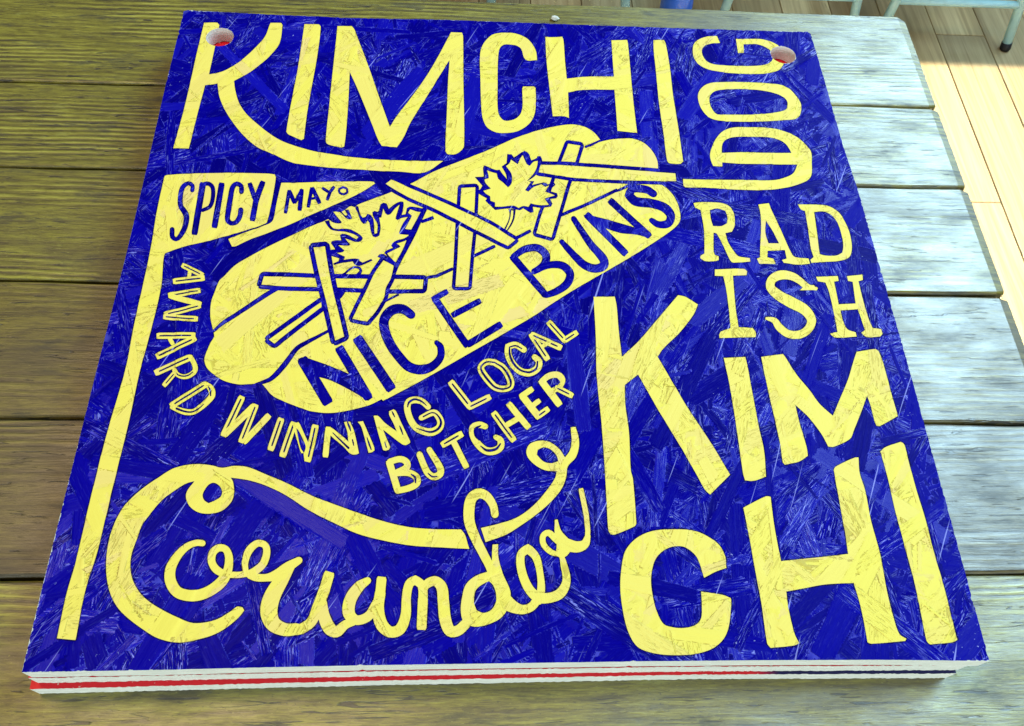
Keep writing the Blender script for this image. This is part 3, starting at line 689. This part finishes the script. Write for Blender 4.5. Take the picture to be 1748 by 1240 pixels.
radish|P-|g 1270,130 1320,128 1360,145 1395,190 1415,250 1425,310 1420,345 1390,360 1330,362 1300,355 1290,280
radish|P+|g 745,435 900,432 915,445 912,465 840,468 845,530 855,640 870,740 945,745 962,770 960,793 770,797 768,780 775,765 828,745 820,650 805,540 790,470 745,468
radish|S+|g 1282,536,14 1230,524,30 1195,495,36 1150,470,42 1090,465,48 1046,490,46 1040,530,46 1080,570,52 1150,610,58 1222,650,54 1256,700,48 1240,750,44 1190,780,42 1130,775,40 1085,740,38 1060,705,32 1018,694,14
radish|P+|g 1285,545 1270,518 1225,520 1195,545
radish|P+|g 1280,475 1395,470 1400,495 1375,500 1400,620 1490,615 1475,500 1450,495 1445,470 1525,462 1528,490 1505,497 1530,600 1560,700 1580,745 1625,750 1632,775 1620,790 1550,793 1520,770 1540,755 1510,670 1500,645 1410,652 1420,700 1445,750 1490,768 1495,790 1380,795 1355,775 1395,765 1380,690 1350,560 1330,505 1290,498
kimchi_side|P+|j 103,85 215,83 225,130 235,250 252,402 340,320 440,205 550,75 590,85 655,125 630,180 560,270 470,360 442,400 500,500 600,670 720,850 825,1025 790,1060 720,1130 690,1100 640,1010 560,870 450,690 370,550 338,495 268,550 270,650 290,800 300,1000 k 155,150 170,345 165,355 75,393 58,392 48,375 40,250 j 160,950 145,750 120,500 115,300
kimchi_side|P+|j 792,408 905,402 915,440 945,600 975,760 1005,900 1015,1035 950,1058 905,1055 895,1020 870,850 840,650 815,510
kimchi_side|P+|j 990,402 1105,387 1115,400 1180,500 1240,570 1300,650 1370,713 1400,640 1450,520 1480,420 1495,375 1595,360 1610,370 1640,450 1680,600 1710,700 1712,715 1615,768 1600,765 1590,740 1570,660 1550,607 1520,690 1480,790 1460,835 1370,878 1345,875 1310,810 1240,720 1170,655 1190,740 1230,880 1237,925 1190,955 1115,972 1105,960 1090,860 1050,680 1010,500
kimchi_side|P+|k 468,582 520,555 565,540 560,490 535,440 490,405 430,378 340,370 240,378 170,410 125,460 108,520 100,620 110,720 135,820 175,885 240,912 320,922 420,918 500,895 550,855 575,800 587,690 585,672 550,658 455,643 458,700 455,760 430,790 380,803 330,800 290,785 260,730 240,650 235,580 250,510 280,470 320,448 370,445 410,465 440,500
kimchi_side|P+|k 640,275 740,225 760,228 768,300 780,380 805,510 900,500 1000,490 1100,478 1085,380 1060,240 1038,110 1045,95 1130,55 1145,55 1150,120 1175,200 1200,330 1240,480 1270,640 1300,760 1325,830 1355,850 1350,860 1200,872 1185,865 1170,780 1150,690 1125,605 1000,612 900,630 828,643 840,730 865,830 885,870 860,880 760,890 745,870 720,700 690,540 665,400
kimchi_side|P+|k 1242,28 1262,10 1330,-14 1345,-5 1360,50 1400,200 1440,330 1470,450 1520,620 1560,780 1578,855 1560,865 1460,875 1445,860 1420,740 1390,600 1350,450 1310,300 1270,130
coriander|P+|l 1160,972 1130,1010 1060,1070 980,1115 900,1140 800,1160 720,1155 640,1130 560,1080 480,1020 420,960 380,890 355,800 348,700 360,590 390,480 440,380 500,310 570,250 650,195 740,140 820,118 900,113 970,120 1030,133 1100,123 1180,130 1280,170 1400,220 1500,270 1600,318 m 250,395 400,450 560,505 700,540 820,553 985,555 1005,580 1020,630 1028,655 900,648 750,640 600,615 450,575 330,520 210,460 l 1400,292 1280,235 1180,205 1080,190 1095,220 1100,290 1080,340 1030,385 960,403 890,395 840,360 818,310 825,270 868,212 820,225 740,275 680,320 620,390 560,470 530,550 500,630 490,700 500,780 540,860 600,920 680,970 760,1010 850,1045 920,1045 1000,1025 1070,985 1120,950 1150,955
coriander|P-|l 915,295 930,260 955,230 985,222 1015,240 1030,270 1025,300 990,325 950,342 925,325
coriander|P+|m 1088,548 1200,520 1280,490 1360,430 1430,350 1470,290 1478,255 1420,250 1370,225 1330,185 1322,150 1340,115 1390,98 1440,105 1490,140 1520,185 1545,150 1555,100 1552,60 1550,30 1575,27 1590,80 1592,130 1575,185 1535,230 1525,290 1500,350 1440,420 1370,480 1300,530 1220,580 1112,620
coriander|P-|m 1375,170 1380,145 1410,132 1450,145 1480,180 1485,205 1450,215 1410,205
coriander|S+|l 915,577,36 880,575,36 820,600,40 762,660,50 727,730,60 727,800,66 765,862,66 830,885,66 900,880,64 970,850,64 1030,800,64 1062,740,54 1070,660,46 1050,612,42 1010,605,42 975,635,44 970,690,44 1000,735,46 1050,757,40 1120,764,36 1180,755,36
coriander|S+|l 1168,740,34 1165,690,38 1190,620,44 1240,578,40 1285,592,40 1292,640,42 1270,700,44 1225,740,44 1180,760,40 1230,778,46 1290,780,44 1350,765,62 1420,715,58 1482,678,42
coriander|S+|l 1440,700,50 1385,785,78 1325,890,96 1305,980,100 1330,1050,90 1400,1085,76 1480,1080,66 m 150,1075,52 215,1030,52 250,950,56 285,860,56
coriander|L+|m 54 270,900 285,860 310,773
coriander|S+|m 270,930,50 280,1000,60 310,1065,66 345,1082,56 390,1045,46 430,1030,40
coriander|S+|m 505,818,36 460,850,54 415,920,62 410,990,62 450,1022,50 510,1000,48 550,930,40
coriander|L+|m 50 578,798 568,900
coriander|S+|m 570,880,54 560,960,58 575,1040,64 620,1082,58 670,1070,56 700,1000,52 705,900,46 720,835,46 750,814,46 785,845,46 790,940,48
coriander|L+|m 50 790,900 782,1072
coriander|S+|m 790,880,30 805,840,44 850,820,50 885,850,56 895,930,58 905,1020,60 930,1078,58 970,1075,54 1010,1040,52
coriander|S+|m 1160,478,38 1150,430,40 1115,382,46 1075,370,52 1040,395,54 1027,450,56 1030,520,54 1060,600,50 1100,680,46 1140,760,46 1175,860,70 1220,930,74 1290,966,50 1345,955,44 1385,905,46
coriander|P+|m 1148,633 1176,631 1178,700 1200,780 1240,880 1225,960 1150,800 1145,690
coriander|P+|m 1150,765 1060,795 1010,840 990,910 985,980 1000,1030 1050,1055 1120,1045 1190,1010 1240,945 1200,850
coriander|P-|m 1130,820 1090,840 1060,870 1052,930 1065,970 1100,985 1140,970 1165,930 1165,880 1150,840
coriander|S+|m 1385,920,46 1398,860,40 1392,780,34 1372,700,40 1330,652,46 1294,685,42 1298,770,44 1335,860,48 1385,905,54 1450,905,52 1500,880,52 1528,820,42 1515,740,34 1498,690,24 1450,672,28 1410,632,30 1408,588,30 1435,572,32 1470,600,36 1520,628,60 1580,645,58 1622,630,46 1638,590,28
coriander|L+|m 26 1636,600 1638,560 1630,480 1602,344
coriander|P+|m 1468,505 1482,503 1500,560 1540,605 1500,640 1470,590
coriander|P+|m 1478,598 1560,650 1530,690 1502,705 1472,682 1478,640
'''
def _smooth(pts, closed, thr=48.0, step=3.0):
    """Catmull-Rom through the traced points, kept sharp where the outline turns hard (pts: n x k, photo pixels)."""
    pts = np.asarray(pts, float); n = len(pts)
    if n < 3: return pts
    out = []
    def ang(i):
        a = pts[i]-pts[(i-1) % n]; b = pts[(i+1) % n]-pts[i]
        a, b = a[:2], b[:2]
        la, lb = np.hypot(*a), np.hypot(*b)
        if la < 1e-6 or lb < 1e-6: return 180
        return math.degrees(math.acos(max(-1, min(1, float(a@b)/(la*lb)))))
    corner = [ang(i) > thr if (closed or 0 < i < n-1) else True for i in range(n)]
    rng = range(n) if closed else range(n-1)
    for i in rng:
        p1 = pts[i]; p2 = pts[(i+1) % n]
        L = np.hypot(*(p2-p1)[:2])
        p0 = pts[(i-1) % n]; p3 = pts[(i+2) % n]
        m1 = (p2-p1) if corner[i] else (p2-p0)*L/(np.hypot(*(p1-p0)[:2])+L+1e-9)
        m2 = (p2-p1) if corner[(i+1) % n] else (p3-p1)*L/(np.hypot(*(p3-p2)[:2])+L+1e-9)
        k = max(1, int(L/step))
        for j in range(k):
            t = j/k; t2 = t*t; t3 = t2*t
            out.append((2*t3-3*t2+1)*p1+(t3-2*t2+t)*m1+(-2*t3+3*t2)*p2+(t3-t2)*m2)
    if not closed: out.append(pts[-1])
    return np.array(out)
def _stroke(path, round_cap=True):
    """Outline polygon of a brush stroke (n x 3: x, y, width)."""
    path = np.asarray(path, float); p = path[:, :2]; w = path[:, 2]/2
    d = np.gradient(p, axis=0); d /= np.maximum(np.hypot(d[:, 0], d[:, 1]), 1e-9)[:, None]
    nrm = np.stack([-d[:, 1], d[:, 0]], 1)
    left = p+nrm*w[:, None]; right = p-nrm*w[:, None]
    def cap(c, dd, r, nn):
        return [c+r*(nn*math.cos(a)+dd*math.sin(a)) for a in (math.pi*k/6 for k in range(1, 6))]
    if round_cap:
        return np.array(list(left)+cap(p[-1], d[-1], w[-1]*0.98, nrm[-1])+list(right[::-1])+cap(p[0], -d[0], w[0]*0.98, -nrm[0]))
    return np.array(list(left)+list(right[::-1]))
def _lines(pts, w):
    """Straight brush stroke with slightly eased corners, one polygon per segment chain."""
    pts = np.asarray(pts, float)
    q = [pts[0]]
    for i in range(len(pts)-1):
        L = np.hypot(*(pts[i+1]-pts[i])); k = max(1, int(L/4))
        for j in range(1, k+1): q.append(pts[i]+(pts[i+1]-pts[i])*j/k)
    q = np.array(q)
    ww = np.full(len(q), w); ww[0] *= .8; ww[-1] *= .8
    return _stroke(np.column_stack([q, ww]), False)
def shapes():
    """[(piece, is_yellow, polygon in photo pixels)] in painting order."""
    res = []
    for line in ART.strip().splitlines():
        piece, op, data = line.split('|')
        z = None; w = None; pts = []
        for tok in data.split():
            if tok.isalpha(): z = ZO[tok]; continue
            v = [float(x) for x in tok.split(',')]
            if len(v) == 1: w = v[0]/z[2]; continue
            q = [z[0]+v[0]/z[2], z[1]+v[1]/z[2]]
            if len(v) == 3: q.append(v[2]/z[2])
            pts.append(q)
        pts = np.array(pts)
        yel = op.endswith('+')
        if op[0] == 'P': res.append((piece, yel, _smooth(pts, True)))
        elif op[0] == 'S': res.append((piece, yel, _stroke(_smooth(pts, False, 75, 3.0))))
        elif op[0] == 'L': res.append((piece, yel, _lines(pts, w)))
        elif op[0] == 'T':
            res.append((piece, True, _lines(pts, w)))
            q = pts.copy(); a = q[0]+(q[1]-q[0])*min(.3, w*.45/np.hypot(*(q[1]-q[0]))); b = q[-1]+(q[-2]-q[-1])*min(.35, w*.7/np.hypot(*(q[-2]-q[-1])))
            q[0] = a; q[-1] = b
            res.append((piece, False, _lines(q, w*.25)))
        elif op[0] == 'O':
            c = np.vstack([pts, pts[:2]])
            for i in range(len(pts)):
                s = c[i:i+2]; dd = s[1]-s[0]; dd /= np.hypot(*dd)+1e-9
                s = np.array([s[0]-dd*w*.6, s[1]+dd*w*.6])
                res.append((piece, False, _lines(s, w*2)))
            res.append((piece, True, _smooth(pts, True)))
    return res
def winding(poly, P):
    """non-zero winding test of points P (n x 2)"""
    wn = np.zeros(len(P), int)
    x0, y0 = poly[-1]
    for x1, y1 in poly:
        if y0 != y1:
            c = (x1-x0)*(P[:, 1]-y0)-(P[:, 0]-x0)*(y1-y0)
            if y1 > y0: wn += ((P[:, 1] >= y0) & (P[:, 1] < y1) & (c > 0))
            else: wn -= ((P[:, 1] >= y1) & (P[:, 1] < y0) & (c < 0))
        x0, y0 = x1, y1
    return wn != 0
build_sign()

# ------------------------------------------------------------------ stools behind the table
def make_stool():
    root = empty('metal_stool')
    W, D, H = .159, .150, .445; sx, sy = .13, .22
    def at(cx, cy, h): return (cx*(W-sx*h), cy*(D-sy*h), h)
    for cx in (-1, 1):
        for cy in (-1, 1):
            bm = bmesh.new(); tube(bm, [at(cx, cy, .012), at(cx, cy, .2), at(cx, cy, H)], .0105)
            leg = bm_obj('leg', bm, M_METAL, root)
            bm = bmesh.new(); tube(bm, [at(cx, cy, 0.0), at(cx, cy, .004), at(cx, cy, .018)], [.0105, .0122, .0118]); bm_obj('foot_cap', bm, M_RUBBER, leg)
    for cy in (-1, 1):
        bm = bmesh.new(); tube(bm, [at(-1, cy, .105), at(1, cy, .105)], .0085); bm_obj('stretcher', bm, M_METAL, root)
    for cx in (-1, 1):
        bm = bmesh.new(); tube(bm, [at(cx, -1, .135), at(cx, 1, .135)], .0085); bm_obj('stretcher', bm, M_METAL, root)
    bm = bmesh.new(); prof = [(0.0, H+.002), (.10, H+.002), (.135, H+.006), (.150, H+.004), (.156, H-.006), (.154, H-.022), (.150, H-.022), (.148, H-.004), (0.0, H-.004)]
    seg = 40; rings = []
    for r, z in prof: rings.append([bm.verts.new((max(r, 1e-4)*math.cos(2*math.pi*k/seg), max(r, 1e-4)*math.sin(2*math.pi*k/seg), z)) for k in range(seg)])
    for a, b in zip(rings, rings[1:]):
        for k in range(seg): bm.faces.new((a[k], a[(k+1) % seg], b[(k+1) % seg], b[k])).smooth = True
    bm_obj('seat', bm, M_METAL, root)
    return root
stool = make_stool()
spots = [((1.384, 1.701), 'pale blue metal stool whose black-capped foot stands past the end of the table'),
         ((1.006, 1.705), 'pale blue metal stool between the blue pot and the stool past the table end'),
         ((0.478, 1.700), 'pale blue metal stool on the other side of the blue pot, hidden by the table')]
for i, ((x, y), lab) in enumerate(spots):
    s = stool if i == 0 else copy_tree(stool)
    s.location = (x, y, 0); tag(s, lab, 'stool', 'metal stools behind the table')

# round glazed pot on the floor
bm = bmesh.new(); seg = 36; prof = [(.0001, 0), (.022, 0), (.030, .010), (.036, .035), (.037, .060), (.033, .085), (.026, .100), (.028, .108), (.025, .108), (.022, .098), (.029, .080), (.030, .03), (.0001, .012)]
rings = [[bm.verts.new((r*math.cos(2*math.pi*k/seg), r*math.sin(2*math.pi*k/seg), z)) for k in range(seg)] for r, z in prof]
for a, b in zip(rings, rings[1:]):
    for k in range(seg): bm.faces.new((a[k], a[(k+1) % seg], b[(k+1) % seg], b[k])).smooth = True
pot = bm_obj('glazed_pot', bm, M_GLAZE); pot.location = (.752, 1.600, 0)
tag(pot, 'small round glossy blue pot on the floor between the stools', 'pot')

# crumb of white paint on the table behind the sign
bm = bmesh.new(); bmesh.ops.create_icosphere(bm, subdivisions=2, radius=.0035)
rr = random.Random(2)
for v in bm.verts: v.co = Vector((v.co.x*1.3*rr.uniform(.75, 1.2), v.co.y*rr.uniform(.75, 1.2), v.co.z*.6*rr.uniform(.7, 1.2)))
chip = bm_obj('paint_crumb', bm, M_CHIP); p = unproject(947, 33, TABLE); chip.location = (p[0], p[1], TABLE+.0014)
tag(chip, 'tiny white crumb lying on the table behind the blue sign', 'crumb')
